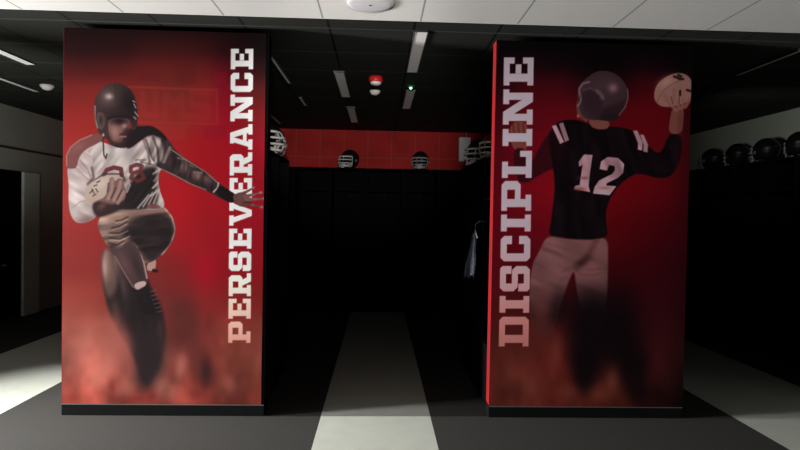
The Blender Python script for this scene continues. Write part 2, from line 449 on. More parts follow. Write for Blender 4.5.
# ---------------- left graphic
tL = panel(-2.137, -.771, 'tall red graphic panel reading PERSEVERANCE with a player tucking a ball', None, None)
p = Paint(-2.134, -.79, .08, PT-.002, STEP)
red = (164, 24, 34)
p.table([62, 90, 120, 150, 180, 205, 225, 262], [28, 50, 70, 90, 120, 150, 200, 240, 270, 300, 330, 360, 400], [
 [(30, 13, 15), (30, 13, 15), (32, 14, 16), (34, 14, 16), (36, 14, 16), (32, 13, 15), (28, 12, 14), (20, 9, 12)],
 [(46, 17, 18), (46, 16, 18), (50, 17, 18), (68, 22, 22), (72, 22, 23), (66, 19, 20), (48, 14, 17), (22, 10, 13)],
 [(88, 25, 26), (85, 24, 26), (92, 27, 26), (112, 33, 30), (106, 34, 30), (112, 30, 30), (100, 16, 28), (46, 15, 18)],
 [(126, 34, 32), (130, 36, 32), (128, 38, 33), (126, 40, 34), (120, 40, 35), (142, 38, 36), (142, 14, 36), (88, 26, 26)],
 [(150, 38, 36), (152, 37, 34), (150, 40, 36), (150, 43, 38), (146, 40, 36), (160, 32, 36), (162, 16, 36), (128, 24, 30)],
 [(160, 40, 38), (162, 38, 36), (160, 36, 36), (162, 32, 34), (168, 28, 32), (168, 18, 30), (172, 16, 32), (160, 18, 36)],
 [(160, 46, 42), (160, 44, 40), (160, 36, 36), (165, 28, 34), (180, 19, 30), (168, 18, 30), (170, 17, 32), (170, 20, 38)],
 [(142, 42, 38), (142, 40, 38), (142, 36, 36), (150, 32, 34), (164, 24, 32), (160, 22, 32), (162, 18, 32), (160, 18, 34)],
 [(136, 42, 38), (136, 42, 38), (130, 40, 36), (124, 38, 36), (134, 32, 34), (172, 15, 36), (152, 18, 32), (150, 22, 34)],
 [(150, 64, 54), (150, 60, 50), (130, 50, 44), (112, 42, 40), (114, 40, 38), (142, 38, 38), (140, 34, 36), (135, 36, 36)],
 [(166, 84, 72), (172, 88, 74), (150, 74, 64), (112, 50, 46), (112, 44, 40), (118, 48, 42), (136, 58, 48), (136, 60, 50)],
 [(176, 96, 84), (182, 94, 82), (166, 84, 74), (130, 66, 58), (136, 60, 52), (112, 46, 42), (132, 62, 52), (128, 64, 54)],
 [(150, 66, 56), (168, 78, 66), (152, 66, 56), (156, 66, 56), (164, 74, 62), (132, 56, 48), (122, 54, 46), (110, 48, 40)]])
# faint boxed emblem ghosted in the upper red
gh = (168, 52, 46)
p.stroke([(128, 87), (217, 90), (217, 124), (128, 122)], 2.2, gh, 1, .55)
for P in ([(212, 94), (192, 92), (191, 103), (209, 107), (208, 119), (188, 116)], [(182, 117), (182, 95), (174, 106), (166, 94), (165, 116)], [(156, 94), (156, 115), (143, 114), (143, 93)]):
    p.stroke(P, 6, gh, 2, .26)
for P in (R(138, 160, 60, 82), R(176, 196, 62, 84)):
    p.poly(P, (98, 24, 26), 1.5, .3, sm=0)
p.poly(R(152, 186, 126, 140), gh, 1.5, .3, sm=0)
for P in (R(215, 226, 72, 84), R(204, 226, 126, 138)):
    p.poly(P, (150, 14, 46), 1.5, .5, sm=0)
# rising smoke
ky = np.clip((p.py-292)/90, 0, 1)
n1 = p.noise(34, 1, 1.2)*.5+p.noise(15, 2, 1.3)*.3+p.noise(7, 3, 1.4)*.2
p.col = p.col*(1+(n1-.5)[..., None]*1.15*ky[..., None])
# lettering behind the hand
spL = [(342.8, 321.5), (318.6, 298.7), (296.1, 273.2), (271, 251.6), (248.6, 228.7), (225.6, 200.5), (197.8, 178), (175.4, 152.3), (149.6, 124.2), (121.3, 94.7), (92, 72.9), (69.3, 48.9)]
lettering(p, 'PERSEVERANCE', spL, lambda y: 253.3-(y-49)*.0096, 22.3,
          [(40, (222, 218, 212)), (120, (232, 228, 222)), (235, (236, 231, 224)), (285, (226, 208, 196)), (315, (214, 172, 160)), (343, (200, 140, 126))], LET)
# standing leg and boots in the smoke
DK = (34, 27, 30)
LG = [(105, 246), (101, 258), (102, 278), (106, 300), (112, 320), (122, 338), (134, 356), (139, 376), (147, 387), (157, 376), (164, 352), (166, 330), (162, 306), (152, 290), (140, 262)]
p.poly(LG, DK, 2.6, .97, lab=PLY)
lc = p.mask(LG, 2, 2.5)
p.poly([(104, 244), (100, 262), (102, 284), (108, 300), (116, 292), (119, 270), (116, 248)], (132, 100, 92), 4.0, .85, clip=lc)
p.blob(105, 266, 4, 17, (164, 130, 120), .7, 0, clip=lc)
p.blob(114, 306, 7, 12, (86, 60, 56), .6, -15, clip=lc)
p.blob(124, 284, 5, 20, (66, 48, 48), .7, -12, clip=lc)
p.folds(lc, 5, 22, 5, 80, .55)
for x, y, rx, ry, a in ((114, 326, 8, 14, .6), (126, 350, 9, 14, .75), (110, 345, 16, 20, .75), (134, 374, 7, 12, .6), (122, 338, 7, 10, .5), (166, 358, 7, 16, .5), (160, 330, 4, 12, .3)):
    p.blob(x, y, rx, ry, (170, 94, 84), a)
p.poly([(170, 300), (196, 300), (200, 340), (214, 372), (208, 390), (194, 380), (182, 352), (172, 330)], (84, 42, 40), 8, .55)
p.blob(206, 371, 6, 15, (54, 34, 34), .75)
p.blob(150, 352, 17, 34, (46, 36, 38), .85, hard=1.6)
p.blob(146, 378, 11, 12, (46, 36, 38), .8)
for x, y, rx, ry, a in ((181, 366, 6, 14, .75), (161, 386, 8, 12, .7), (126, 388, 9, 10, .6), (96, 378, 12, 14, .55), (84, 345, 12, 18, .45), (230, 385, 12, 10, .4), (172, 392, 7, 9, .6), (108, 366, 10, 16, .4)):
    p.blob(x, y, rx, ry, (204, 128, 114), a*.85, 8)
for x, y, rx, ry, a in ((112, 386, 4, 7, .5), (140, 399, 12, 4, .5), (196, 394, 8, 6, .5), (72, 398, 8, 5, .4), (152, 395, 4, 5, .5)):
    p.blob(x, y, rx, ry, (120, 44, 40), a)
# far foot
p.poly([(148, 263), (154, 256), (156.5, 262), (155, 269), (158, 272), (151, 271), (146, 270)], (176, 140, 132), .6, lab=PLY)
p.poly([(153, 268), (159, 270), (158, 273), (151, 272)], (44, 26, 28), .6)
# raised shin
p.poly([(108, 246), (118, 262), (128, 280), (136, 292), (147, 285), (149, 274), (143, 256), (135, 240), (118, 240)], (74, 52, 54), .6, lab=PLY)
p.blob(124, 262, 5, 14, (98, 68, 68), .7, -28)
p.blob(138, 268, 4, 16, (44, 34, 36), .7, -22)
p.stroke([(115, 256), (124, 272), (133, 287)], 1.2, (134, 104, 100), .6, .8)
p.stroke([(133, 240), (140, 250), (144, 263), (147, 278)], 1.6, (168, 146, 140), .6, .9)
p.poly([(133, 284), (145, 280), (147, 285), (137, 291)], (192, 160, 156), .6, lab=PLY)
p.poly([(136, 291), (147, 285), (152, 296), (158, 310), (148, 318), (138, 306)], (28, 23, 25), 1.0, lab=PLY)
for k in range(6):
    p.stroke([(150+k*1.4, 292+k*4), (156+k*1.2, 290+k*4.2)], .9, (120, 100, 98), .5, .6)
# trousers: raised thigh
TP = [(98, 229), (98.5, 219), (105, 212), (116, 209.5), (132, 209), (150, 207), (160, 204), (168, 210), (174, 219), (176, 231), (172, 243), (163, 255), (152, 262), (145, 264), (142, 256), (134, 241), (126, 242), (121, 249), (108, 248), (104, 240)]
p.poly(TP, (122, 96, 88), .6, lab=TRO)
tc = p.mask(TP)
p.poly([(126, 226), (134, 218), (152, 213.5), (167, 213), (174, 222), (174, 240), (164, 254), (150, 264), (138, 250), (130, 240), (122, 234)], (36, 27, 30), 4.5, .97, clip=tc)
p.blob(150, 232, 16, 6, (58, 42, 42), .5, 35, clip=tc)
p.blob(104, 222, 7, 9, (178, 148, 136), .8, 0, clip=tc)
p.blob(118, 216, 12, 5, (150, 120, 108), .7, 0, clip=tc)
p.blob(146, 211, 14, 3, (122, 84, 80), .8, -4, clip=tc)
p.stroke([(163, 206), (172, 217), (175.5, 230), (171, 244), (162, 255)], 1.6, (176, 134, 130), .8, .9, clip=tc)
for q in ([(112, 228), (120, 226), (127, 222)], [(110, 233), (119, 233), (128, 229)], [(110, 238), (120, 239), (130, 234)], [(109, 243), (117, 245), (124, 241)], [(116, 221), (122, 220), (128, 217)]):
    p.stroke(q, 1.5, (58, 40, 38), .9, .85, clip=tc)
    p.stroke([(a, b+2) for a, b in q], 1.2, (188, 160, 146), .8, .6, clip=tc)
p.blob(112, 246, 6, 3, (54, 38, 36), .8, clip=tc)
p.folds(tc, 9, 16, 3.2, -8, .6)
# torso jersey
JP = [(84, 146), (98, 140), (112, 146), (126, 149), (140, 141), (154, 134), (166, 140), (176, 150), (172, 164), (160, 169), (158, 180), (160, 192), (166, 206), (158, 210), (130, 210), (106, 210), (92, 196), (80, 176)]
p.poly(JP, (190, 175, 173), .6, lab=JER)
jc = p.mask(JP)
p.blob(114, 157, 17, 9, (214, 200, 197), .85, clip=jc)
p.blob(92, 168, 6, 14, (140, 124, 124), .5, -25, clip=jc)
p.poly([(130, 182), (138, 172), (150, 165), (158, 168), (156, 186), (160, 200), (150, 210), (120, 212), (112, 206), (124, 194)], (30, 22, 24), 3.6, .97, clip=jc)
p.blob(140, 150, 3, 11, (150, 134, 130), .6, 30, clip=jc)
for q in ([(144, 140), (148, 152), (150, 164)], [(151, 138), (155, 150), (156, 162)], [(160, 142), (163, 152), (160, 162)]):
    p.stroke(q, 2.2, (78, 62, 62), 1.2, .75, clip=jc)
for q in ([(141, 162), (150, 164), (158, 166)], [(136, 160), (146, 160)]):
    p.stroke(q, 1.6, (70, 54, 54), 1, .6, clip=jc)
for k in range(5):
    p.stroke([(138+k*5.2, 208-k*1.5), (149+k*3.6, 195-k*2.5)], 1.7, (186, 172, 166), .9, .7, clip=jc)
for q in ([(158, 176), (154, 181)], [(158, 183), (153, 188)], [(159, 190), (151, 196)], [(157, 171), (153, 174)]):
    p.stroke(q, 1.6, (208, 196, 190), .8, .7, clip=jc)
p.poly([(146, 204), (158, 204), (163, 209), (148, 209)], (112, 62, 62), .9, .8, clip=jc)
p.folds(jc, 14, 14, 3.0, -52, .5)
# number on the chest
MR = (98, 40, 42)
p.stroke([(104, 175), (107, 170), (114, 167.5), (121, 169), (122, 175)], 4.4, MR, .7, .95, clip=jc)
p.stroke([(131, 172), (131, 167), (137, 164.5), (142, 166), (140, 171), (133, 173), (131, 178), (138, 181), (144, 178), (141, 172)], 4.0, MR, .7, .9, clip=jc)
p.blob(122, 181, 6, 3, (60, 44, 44), .8, -20, clip=jc)
p.stroke([(92, 182), (104, 174), (120, 174), (127, 180)], 1.6, (46, 34, 36), 1, .85)
p.stroke([(126, 178), (130, 185), (127, 192)], 1.8, (180, 160, 154), .8, .7)
# ball-carrying arm
AP = [(66.5, 166), (78, 150), (92, 152), (94, 172), (92, 184), (88, 192), (92, 202), (99, 213), (92, 221), (78, 224), (71, 217), (68.5, 203), (69, 184)]
p.poly(AP, (192, 174, 173), .6, lab=JER)
ac = p.mask(AP)
p.blob(75, 196, 5, 22, (214, 199, 197), .8, clip=ac)
p.folds(ac, 21, 14, 3.6, 30, .32)
p.stroke([(80, 160), (88, 170), (93, 182)], 2, (132, 112, 110), 1.2, .6, clip=ac)
for q in ([(76, 168), (84, 176), (92, 182)], [(78, 164), (86, 172), (92, 176)], [(72, 208), (80, 202), (88, 200)]):
    p.stroke(q, 1.1, (150, 130, 128), .8, .6, clip=ac)
p.blob(87, 220, 12, 5, (120, 94, 94), .85, -12, clip=ac)
p.blob(90, 190, 4, 12, (110, 90, 90), .5, 10, clip=ac)
p.stroke([(92, 168), (94, 178), (88, 184)], 2.5, (70, 54, 56), 1.2, .7)
# shoulder caps
p.poly([(66.5, 168), (66, 156), (70, 147), (79, 140), (91, 135), (100, 133), (104, 139), (97, 144), (86, 149), (79, 157), (77, 168), (71, 169)], (122, 72, 70), .6, lab=JER)
p.stroke([(66.8, 166), (66.5, 156), (71, 147), (80, 140), (92, 135)], 1.0, (190, 138, 130), .6, .8)
p.blob(78, 147, 8, 4, (146, 96, 92), .5, -30)
# stretched arm
SP = [(138, 128), (150, 125), (160, 130), (169, 140), (176, 151), (190, 161.5), (206, 171), (219, 183), (233, 193), (231, 204), (218, 197), (206, 190.5), (190, 184.5), (174, 176), (160, 169), (152, 160), (146, 146)]
p.poly(SP, (50, 38, 40), .6, lab=JER)
sc = p.mask(SP)
p.poly([(140, 140), (152, 134), (162, 139), (164, 158), (156, 165), (148, 160)], (176, 162, 156), 2.2, .8, clip=sc)
for q in ([(146, 140), (150, 152), (153, 163)], [(153, 137), (158, 150), (158, 162)]):
    p.stroke(q, 2.2, (64, 50, 52), 1.1, .8, clip=sc)
p.stroke([(170, 148), (164, 162)], 3, (150, 134, 130), 1.2, .7, clip=sc)
p.blob(184, 167, 4.5, 7, (138, 112, 106), .8, 25, clip=sc)
p.blob(200, 176, 10, 4.5, (122, 92, 88), .8, 32, clip=sc)
for q in ([(178, 158), (186, 160), (186, 170)], [(190, 165), (196, 168)], [(194, 172), (202, 173)]):
    p.stroke(q, 1.2, (176, 152, 146), .8, .6, clip=sc)
p.folds(sc, 31, 9, 2.6, 100, .75)
p.stroke([(172, 150), (190, 162.4), (206, 172), (218, 183)], 1.0, (170, 138, 132), .6, .9, clip=sc)
p.stroke([(160, 168.5), (176, 176), (192, 184.6), (206, 190)], 1.1, (184, 128, 122), .6, .9, clip=sc)
p.stroke([(218.5, 183), (217.5, 188), (213.5, 192)], 1.4, (206, 190, 184), .5, .95, clip=sc)
p.poly([(219.5, 184), (229, 190), (237, 195), (234, 204), (226, 201), (215, 193.5)], (26, 20, 22), .5, lab=HND)
# open hand over the lettering
p.poly([(232, 196), (238, 192.6), (244, 192), (249, 196), (250, 201), (248, 206), (242, 207.3), (236, 204.5)], (108, 72, 70), .6, lab=HND)
for q, c in (([(240, 195), (247, 191.5), (254, 187.6)], (110, 74, 70)), ([(245, 196.5), (253, 194.8), (261.5, 192.5)], (128, 88, 84)), ([(246, 199.5), (255, 199.2), (265, 198.6)], (130, 88, 84)), ([(244, 204), (253, 205), (262.4, 207.2)], (104, 64, 62))):
    p.stroke(q, 4.0, c, .5, lab=HND, taper=True)
    p.blob(q[2][0]-.7, q[2][1], 1.8, 1.3, (196, 150, 142), .8)
    p.blob(q[1][0], q[1][1], 1.6, 1.0, (164, 122, 116), .6)
p.blob(240, 199, 4, 4, (116, 76, 74), .7)
p.stroke([(244, 202), (250, 202.5)], 1.2, (48, 28, 30), .6, .8)
# ball, hand and wrist
p.poly([(84, 197), (86, 189), (92, 182), (101, 177), (112, 174.5), (121, 177), (124, 184), (120, 194), (110, 202), (98, 206), (88, 204)], (182, 160, 148), .6, lab=BAL)
p.blob(100, 184, 10, 5, (206, 188, 176), .7, -28)
p.blob(94, 200, 7, 4, (178, 148, 134), .6)
for q in ([(90, 193), (93, 190)], [(92, 189), (94, 193)], [(94, 186), (97, 185)], [(93, 196), (96, 194)], [(96, 189), (98, 192)], [(97, 182.5), (100, 181)]):
    p.stroke(q, 1.3, (70, 50, 48), .5, .85)
p.poly([(93, 204), (98, 200), (104, 198), (108, 191), (109, 184), (110, 177.5), (113.5, 177), (115.5, 182), (118, 178), (122, 179), (124, 184), (126, 190), (126, 197), (121, 205), (112, 212), (100, 217.5), (94, 212)], (120, 88, 84), .7, lab=FAR)
p.poly([(92, 204), (98, 201), (106, 203), (114, 205), (124, 200), (126, 206), (112, 214), (98, 218), (93, 212)], (46, 30, 32), 2.0, .95, lab=FAR)
for q in ([(108, 199), (112, 190), (112.5, 180)], [(114, 200), (119, 190), (120.5, 182)], [(118, 203), (124, 192)]):
    p.stroke(q, 3.4, (168, 132, 124), 1.1, .75)
for q in ([(111.5, 198), (115.5, 188)], [(117, 200), (122, 190)], [(107.5, 192), (108.5, 183)]):
    p.stroke(q, 1.2, (52, 34, 36), .8, .8)
p.blob(102, 206, 5, 3, (112, 78, 74), .7, -30)
# neck, face
p.poly([(104, 128), (108, 142), (116, 148), (128, 148), (136, 142), (138, 128)], (44, 30, 32), .8, lab=FAC)
p.poly([(108, 118), (110, 112), (126, 112), (130, 120), (129.5, 127), (128, 134), (124, 141), (117, 143), (111, 140), (108, 130)], (140, 98, 92), .7, lab=FAC)
p.blob(126, 137, 5, 7, (40, 26, 28), .9, 10)
p.blob(119, 121, 10, 4.6, (28, 18, 22), .96)
p.blob(111, 136, 3, 7, (70, 46, 46), .7)
p.blob(127, 132, 3, 8, (44, 28, 30), .8)
p.blob(114, 132, 4, 6, (172, 128, 120), .7)
p.blob(124.6, 126, 2.6, 2.2, (176, 136, 128), .85, -20)
p.stroke([(120, 134.5), (124, 133.2), (127.5, 134.2)], 1.5, (60, 30, 32), .5, .95)
p.stroke([(121, 137), (126, 136.6)], 1.5, (176, 118, 112), .6, .8)
p.blob(118, 142, 6, 2.5, (84, 54, 54), .7)
# dark collar shadow and far shoulder
p.poly([(128, 140), (134, 126), (140, 126), (152, 126), (162, 132), (168, 141), (160, 137), (150, 134), (140, 141), (132, 148), (126, 149)], (32, 22, 26), 1.2, lab=JER)
# leather helmet
HP = [(95, 118), (94, 106), (96, 96), (102, 88), (110, 83.5), (119, 83), (128, 86.5), (134, 94), (137, 105), (138, 118), (137, 128), (133, 132), (131, 122), (128, 118), (110, 118), (108, 124), (109, 136), (105, 140), (99, 133), (96, 126)]
p.poly(HP, (64, 46, 47), .6, lab=HEL)
hc = p.mask(HP)
p.blob(108, 97, 9, 9, (112, 90, 88), .8, clip=hc)
p.blob(109, 96.5, 3.6, 2.8, (204, 184, 180), .95, clip=hc)
p.blob(130, 106, 10, 18, (26, 19, 22), .9, clip=hc)
p.blob(118, 112, 14, 5, (44, 32, 34), .6, clip=hc)
p.poly([(106, 116), (130, 114), (132, 121), (108, 121)], (34, 24, 28), 1.2, .9, clip=hc)
p.stroke([(99, 111), (112, 114), (130, 113)], 1, (44, 32, 34), .8, .7, clip=hc)
p.stroke([(115, 84), (116, 98), (116, 114)], .9, (52, 38, 40), .7, .7, clip=hc)
p.poly([(96, 114), (101, 111), (105, 116), (105, 126), (101, 131), (97, 126)], (96, 74, 72), .9, .9, clip=hc)
p.blob(101, 120, 2.2, 4.5, (50, 34, 36), .85, clip=hc)
p.stroke([(95.2, 106), (95, 118), (97.5, 128)], 1.1, (176, 160, 158), .6, .8, clip=hc)
for q in ([(134, 104), (136, 108)], [(135, 112), (138, 116)], [(134, 117), (136, 119)], [(133, 101), (135, 102)]):
    p.stroke(q, 1.0, (190, 180, 188), .5, .8)
# chin strap
p.stroke([(103, 134), (103.5, 146), (104, 155), (106, 158.5), (107, 154)], 1.5, (60, 46, 50), .5, .95, lab=JER)
p.blob(103.3, 135, 1, 1.4, (220, 210, 206), .9)
PLEFT = build_print(p, (.84, 1.35), tL, {LET: 'large white slab lettering PERSEVERANCE running upwards', PLY: 'player in leather helmet striding with ball and outstretched hand',
    HEL: 'brown leather helmet', JER: 'white long-sleeved jersey with dark red shoulder caps', TRO: 'tan padded trousers', BAL: 'pale laced football'})

# ---------------- right graphic
tR = panel(.786, 2.165, 'tall red graphic panel reading DISCIPLINE with a player seen from behind', None, None)
p = Paint(.789, 2.162, .08, PT-.002, STEP)
p.table([495, 525, 560, 590, 620, 645, 665, 688], [45, 65, 85, 110, 150, 190, 230, 270, 310, 350, 400], [
 [(9, 5, 7)]*8,
 [(14, 6, 9), (24, 6, 11), (20, 6, 10), (12, 5, 8), (12, 5, 8), (22, 6, 10), (16, 5, 9), (8, 5, 7)],
 [(30, 6, 12), (58, 7, 14), (62, 7, 15), (34, 6, 11), (36, 6, 11), (62, 6, 14), (60, 6, 14), (20, 5, 9)],
 [(50, 6, 14), (80, 8, 17), (88, 8, 18), (85, 8, 17), (80, 6, 15), (86, 6, 15), (86, 6, 15), (50, 5, 12)],
 [(72, 6, 17), (96, 7, 18), (110, 8, 20), (100, 8, 18), (95, 7, 16), (92, 6, 16), (88, 6, 15), (58, 5, 13)],
 [(80, 6, 18), (108, 8, 20), (124, 9, 20), (110, 8, 18), (100, 6, 15), (94, 6, 14), (86, 6, 14), (56, 5, 13)],
 [(80, 6, 18), (90, 7, 19), (96, 7, 18), (90, 7, 16), (78, 5, 12), (70, 4, 12), (62, 4, 12), (50, 4, 12)],
 [(76, 7, 17), (70, 7, 18), (70, 8, 16), (60, 7, 14), (58, 5, 12), (54, 4, 12), (50, 4, 12), (38, 4, 11)],
 [(66, 14, 16), (62, 16, 16), (50, 12, 14), (40, 8, 12), (44, 6, 12), (46, 8, 14), (46, 9, 14), (36, 7, 12)],
 [(72, 26, 22), (74, 28, 24), (84, 26, 22), (50, 14, 14), (30, 8, 10), (42, 12, 14), (46, 14, 16), (36, 9, 12)],
 [(62, 24, 20), (90, 36, 30), (80, 28, 22), (76, 28, 22), (70, 26, 20), (46, 14, 14), (40, 13, 13), (20, 7, 9)]])
ky = np.clip((p.py-310)/80, 0, 1)
n1 = p.noise(34, 11, 1.2)*.5+p.noise(15, 12, 1.3)*.3+p.noise(7, 13, 1.4)*.2
p.col = p.col*(1+(n1-.5)[..., None]*1.1*ky[..., None])
# far arm and hand, behind the letters
p.poly([(510, 126), (516, 121), (526, 122), (528, 132), (527, 150), (522, 154), (514, 150), (509, 138)], (112, 56, 50), 1, lab=FAR)
for q in ([(513, 124), (514, 134)], [(518, 122), (519, 134)], [(523, 123), (524, 134)]):
    p.stroke(q, 1.3, (70, 26, 28), .7, .8)
p.poly([(512, 148), (526, 148), (530, 166), (540, 146), (556, 122), (566, 122), (566, 170), (552, 168), (538, 176), (526, 184), (516, 180)], (46, 8, 16), 1.2, lab=JER)
spR = [(346.4, 316.7), (312.7, 296), (291.3, 266), (261.3, 235.9), (231.4, 214.6), (210.8, 181), (177.9, 150.8), (146, 129), (124.6, 89.4), (85.5, 57.5)]
# torso jersey
BK = (15, 8, 12)
JP = [(554, 124), (566, 119), (582, 121), (596, 127), (612, 126), (630, 129), (642, 137), (650, 148), (658, 154), (664, 148), (668, 134), (682, 134), (682, 152), (677, 168), (669, 178), (656, 178), (640, 173), (630, 176), (618, 186), (608, 202), (605, 218), (609, 238), (592, 240), (566, 239), (548, 236), (551, 222), (553, 204), (555, 184), (552, 160), (548, 140)]
p.poly(JP, BK, .7, lab=JER)
jc = p.mask(JP)
p.blob(660, 168, 12, 6, (34, 10, 18), .6, clip=jc)
p.blob(676, 150, 4, 14, (36, 12, 20), .6, clip=jc)
p.blob(556, 150, 8, 20, (44, 8, 16), .6, clip=jc)
# trousers
TP = [(547, 235), (566, 239), (594, 240), (608, 237), (608, 262), (607, 300), (600, 330), (590, 340), (582, 316), (576, 286), (574, 268), (566, 288), (558, 312), (550, 334), (536, 336), (531, 316), (529, 292), (532, 264), (540, 250)]
p.poly(TP, (112, 72, 73), 1.4, sm=2, lab=TRO)
tc = p.mask(TP, 2)
p.blob(556, 262, 12, 16, (128, 84, 84), .6, clip=tc)
p.blob(592, 276, 10, 14, (132, 82, 82), .6, clip=tc)
p.stroke([(596, 240), (588, 256), (577, 268)], 6, (84, 48, 52), 3, .8, clip=tc)
p.blob(582, 262, 9, 4, (48, 24, 28), .8, -30, clip=tc)
for q in ([(545, 243), (556, 246), (568, 250)], [(543, 249), (554, 252), (562, 256)], [(562, 272), (570, 268), (576, 266)], [(560, 280), (568, 276)], [(578, 268), (592, 270), (606, 268)], [(580, 274), (592, 275), (604, 273)], [(534, 262), (544, 268)], [(532, 276), (542, 282)]):
    p.stroke(q, 1.6, (92, 56, 60), 1.6, .55, clip=tc)
p.folds(tc, 41, 22, 5, 24, .26)
ky2 = np.clip((p.py-282)/34, 0, 1)[..., None]
p.col = p.col*(1-(tc[..., None]*ky2)*.85)+np.array((34, 14, 16.))*(tc[..., None]*ky2)*.85
p.blob(541, 305, 8, 20, (96, 50, 48), .6, clip=tc)
p.blob(541, 332, 13, 16, (78, 32, 28), .8)
# smoke hiding the legs
for x, y, rx, ry, a in ((590, 325, 24, 40, .95), (586, 362, 17, 26, .95), (620, 330, 22, 46, .85), (634, 368, 14, 24, .85), (584, 380, 10, 12, .8), (560, 308, 10, 18, .5), (638, 392, 12, 10, .6)):
    p.blob(x, y, rx, ry, (12, 6, 9), a, hard=1.5)
for x, y, rx, ry, a in ((612, 382, 7, 14, .7), (600, 394, 10, 9, .6), (568, 392, 12, 9, .5), (532, 386, 10, 12, .5), (512, 372, 10, 16, .35), (556, 352, 6, 18, .5)):
    p.blob(x, y, rx, ry, (108, 54, 42), a, 6)
lettering(p, 'DISCIPLINE', spR, lambda y: 533.7-(y-57)*.0183, 29.7,
          [(40, (164, 136, 144)), (150, (176, 140, 150)), (240, (176, 134, 142)), (285, (168, 118, 122)), (315, (154, 98, 96)), (347, (140, 84, 80))], LET)
# stripes and number
SC = (172, 128, 138)
p.folds(jc, 61, 18, 6, 80, .8)
p.poly([(552, 126), (556, 125), (564, 142), (560, 144)], SC, .5, sm=0, lab=JER)
p.poly([(559, 123.5), (563, 122.5), (569, 140), (565, 142)], SC, .5, sm=0, lab=JER)
p.poly([(633, 131), (637, 130.5), (642.5, 142), (642, 150.5), (637.8, 149.5), (638, 143)], SC, .5, sm=0)
p.poly([(640, 134.5), (643.5, 135), (648, 145), (647.3, 152.5), (643.3, 151.5), (643.5, 145)], SC, .5, sm=0)
p.poly([(578.6, 162), (584, 154.5), (592.5, 155), (590, 172), (588.5, 186), (590, 192), (574, 189), (575, 186), (579.5, 185), (582.5, 165), (579, 166.5)], SC, .5, sm=0)
p.poly([(599.5, 169), (601, 161.5), (607.5, 157), (618, 158), (624, 164), (623, 173), (617.5, 178), (607, 183), (606, 185.5), (616, 186.3), (609.5, 195.2), (593, 193.5), (594.5, 187), (599, 180.5), (612, 174), (615, 170), (614.5, 166), (609, 165), (607, 170.5)], SC, .5, sm=0)
p.blob(584, 178, 5, 1.6, (120, 66, 64), .8); p.blob(580, 189, 6, 2, (128, 66, 56), .7); p.blob(604, 188, 6, 1.6, (110, 70, 74), .6)
# raised hand and ball
p.poly([(668, 134), (670, 118), (672, 108), (684, 108), (683, 120), (682, 134)], (118, 66, 58), .7, lab=HND)
p.blob(680, 122, 3, 12, (92, 46, 42), .7)
p.folds(jc, 51, 20, 5, 70, .5)
p.poly([(653.5, 97), (655, 88), (660, 81), (668, 75.5), (678, 72.5), (688, 75), (693, 84), (692, 97), (686, 103), (672, 107), (662, 107), (656, 103)], (146, 102, 94), .6, lab=BAL)
p.blob(666, 82, 9, 5, (186, 138, 130), .6, -30)
p.stroke([(657, 102), (662, 92), (672, 84), (682, 80)], .9, (104, 66, 64), .6, .6)
for q in ([(674, 76.5), (678, 78)], [(678, 75), (681, 76.5)], [(679, 79), (683, 79)], [(680, 91), (680, 95)], [(687, 90), (690, 91)]):
    p.stroke(q, 2.4, (34, 16, 18), .6, .95)
for q in ([(676, 110), (668, 102), (664, 95)], [(679, 108), (674, 98), (674, 90)], [(682, 108), (683, 100)], [(685, 107), (690, 99)]):
    p.stroke(q, 3.6, (142, 90, 82), 1.0, .85, lab=HND)
for q in ([(673, 104), (671, 97)], [(679, 104), (679, 97)]):
    p.stroke(q, 1.0, (72, 36, 36), .6, .8)
# neck, jaw and helmet
p.poly([(588, 116), (608, 118), (610, 128), (600, 130), (590, 127)], (118, 66, 60), .8, lab=PLY)
p.poly([(578, 98), (576, 106), (577, 114), (582, 121), (590, 120), (590, 100)], (96, 52, 52), .8, lab=PLY)
HP = [(579, 108), (577, 96), (578.5, 86), (583, 81), (588, 77), (594, 72.5), (602, 70.5), (612, 72), (621, 78), (627, 87), (629, 97), (626, 108), (620, 117), (612, 122), (600, 120), (588, 120), (582, 116)]
p.poly(HP, (58, 40, 45), .6, lab=HEL)
hc = p.mask(HP)
p.blob(602, 84, 14, 9, (70, 48, 53), .7, clip=hc)
p.blob(613, 88, 4.6, 4.4, (140, 102, 112), .85, clip=hc)
p.blob(610, 117, 14, 5, (26, 14, 20), .9, clip=hc)
p.poly([(583, 92), (592, 89), (600, 94), (603, 104), (600, 114), (590, 117), (583, 110), (581, 100)], (42, 27, 33), 3.4, .75, clip=hc)
p.poly([(602, 108), (616, 104), (627, 98), (624, 110), (614, 121), (600, 121)], (36, 22, 28), 3, .7, clip=hc)
p.stroke([(580, 96), (579, 89), (583, 83.5), (589, 82)], 1.8, (140, 100, 110), 1.0, .8, clip=hc)
p.stroke([(597, 91), (601, 94.5), (602.5, 98)], 3.0, (116, 84, 92), 2, .8, clip=hc)
p.stroke([(583, 90), (590, 88), (597, 91)], 1.4, (92, 64, 72), 1, .7, clip=hc)
p.stroke([(627.5, 89), (628, 98), (625, 107), (619, 115)], 1.0, (132, 70, 72), .5, .9)
p.stroke([(577.5, 106), (580, 103), (581, 98)], 1.2, (170, 112, 110), .6, .8)
p.blob(578, 116, 1.2, 1.8, (196, 120, 96), .85); p.blob(586, 120.5, 1.2, 1, (170, 100, 84), .7)
PRIGHT = build_print(p, (1.95, 2.75), tR, {LET: 'large white slab lettering DISCIPLINE running upwards', PLY: 'player seen from behind raising a ball beside his head',
    HEL: 'dark glossy helmet', JER: 'black jersey numbered 12 with shoulder stripes', TRO: 'pale football trousers', BAL: 'pale football held up'})

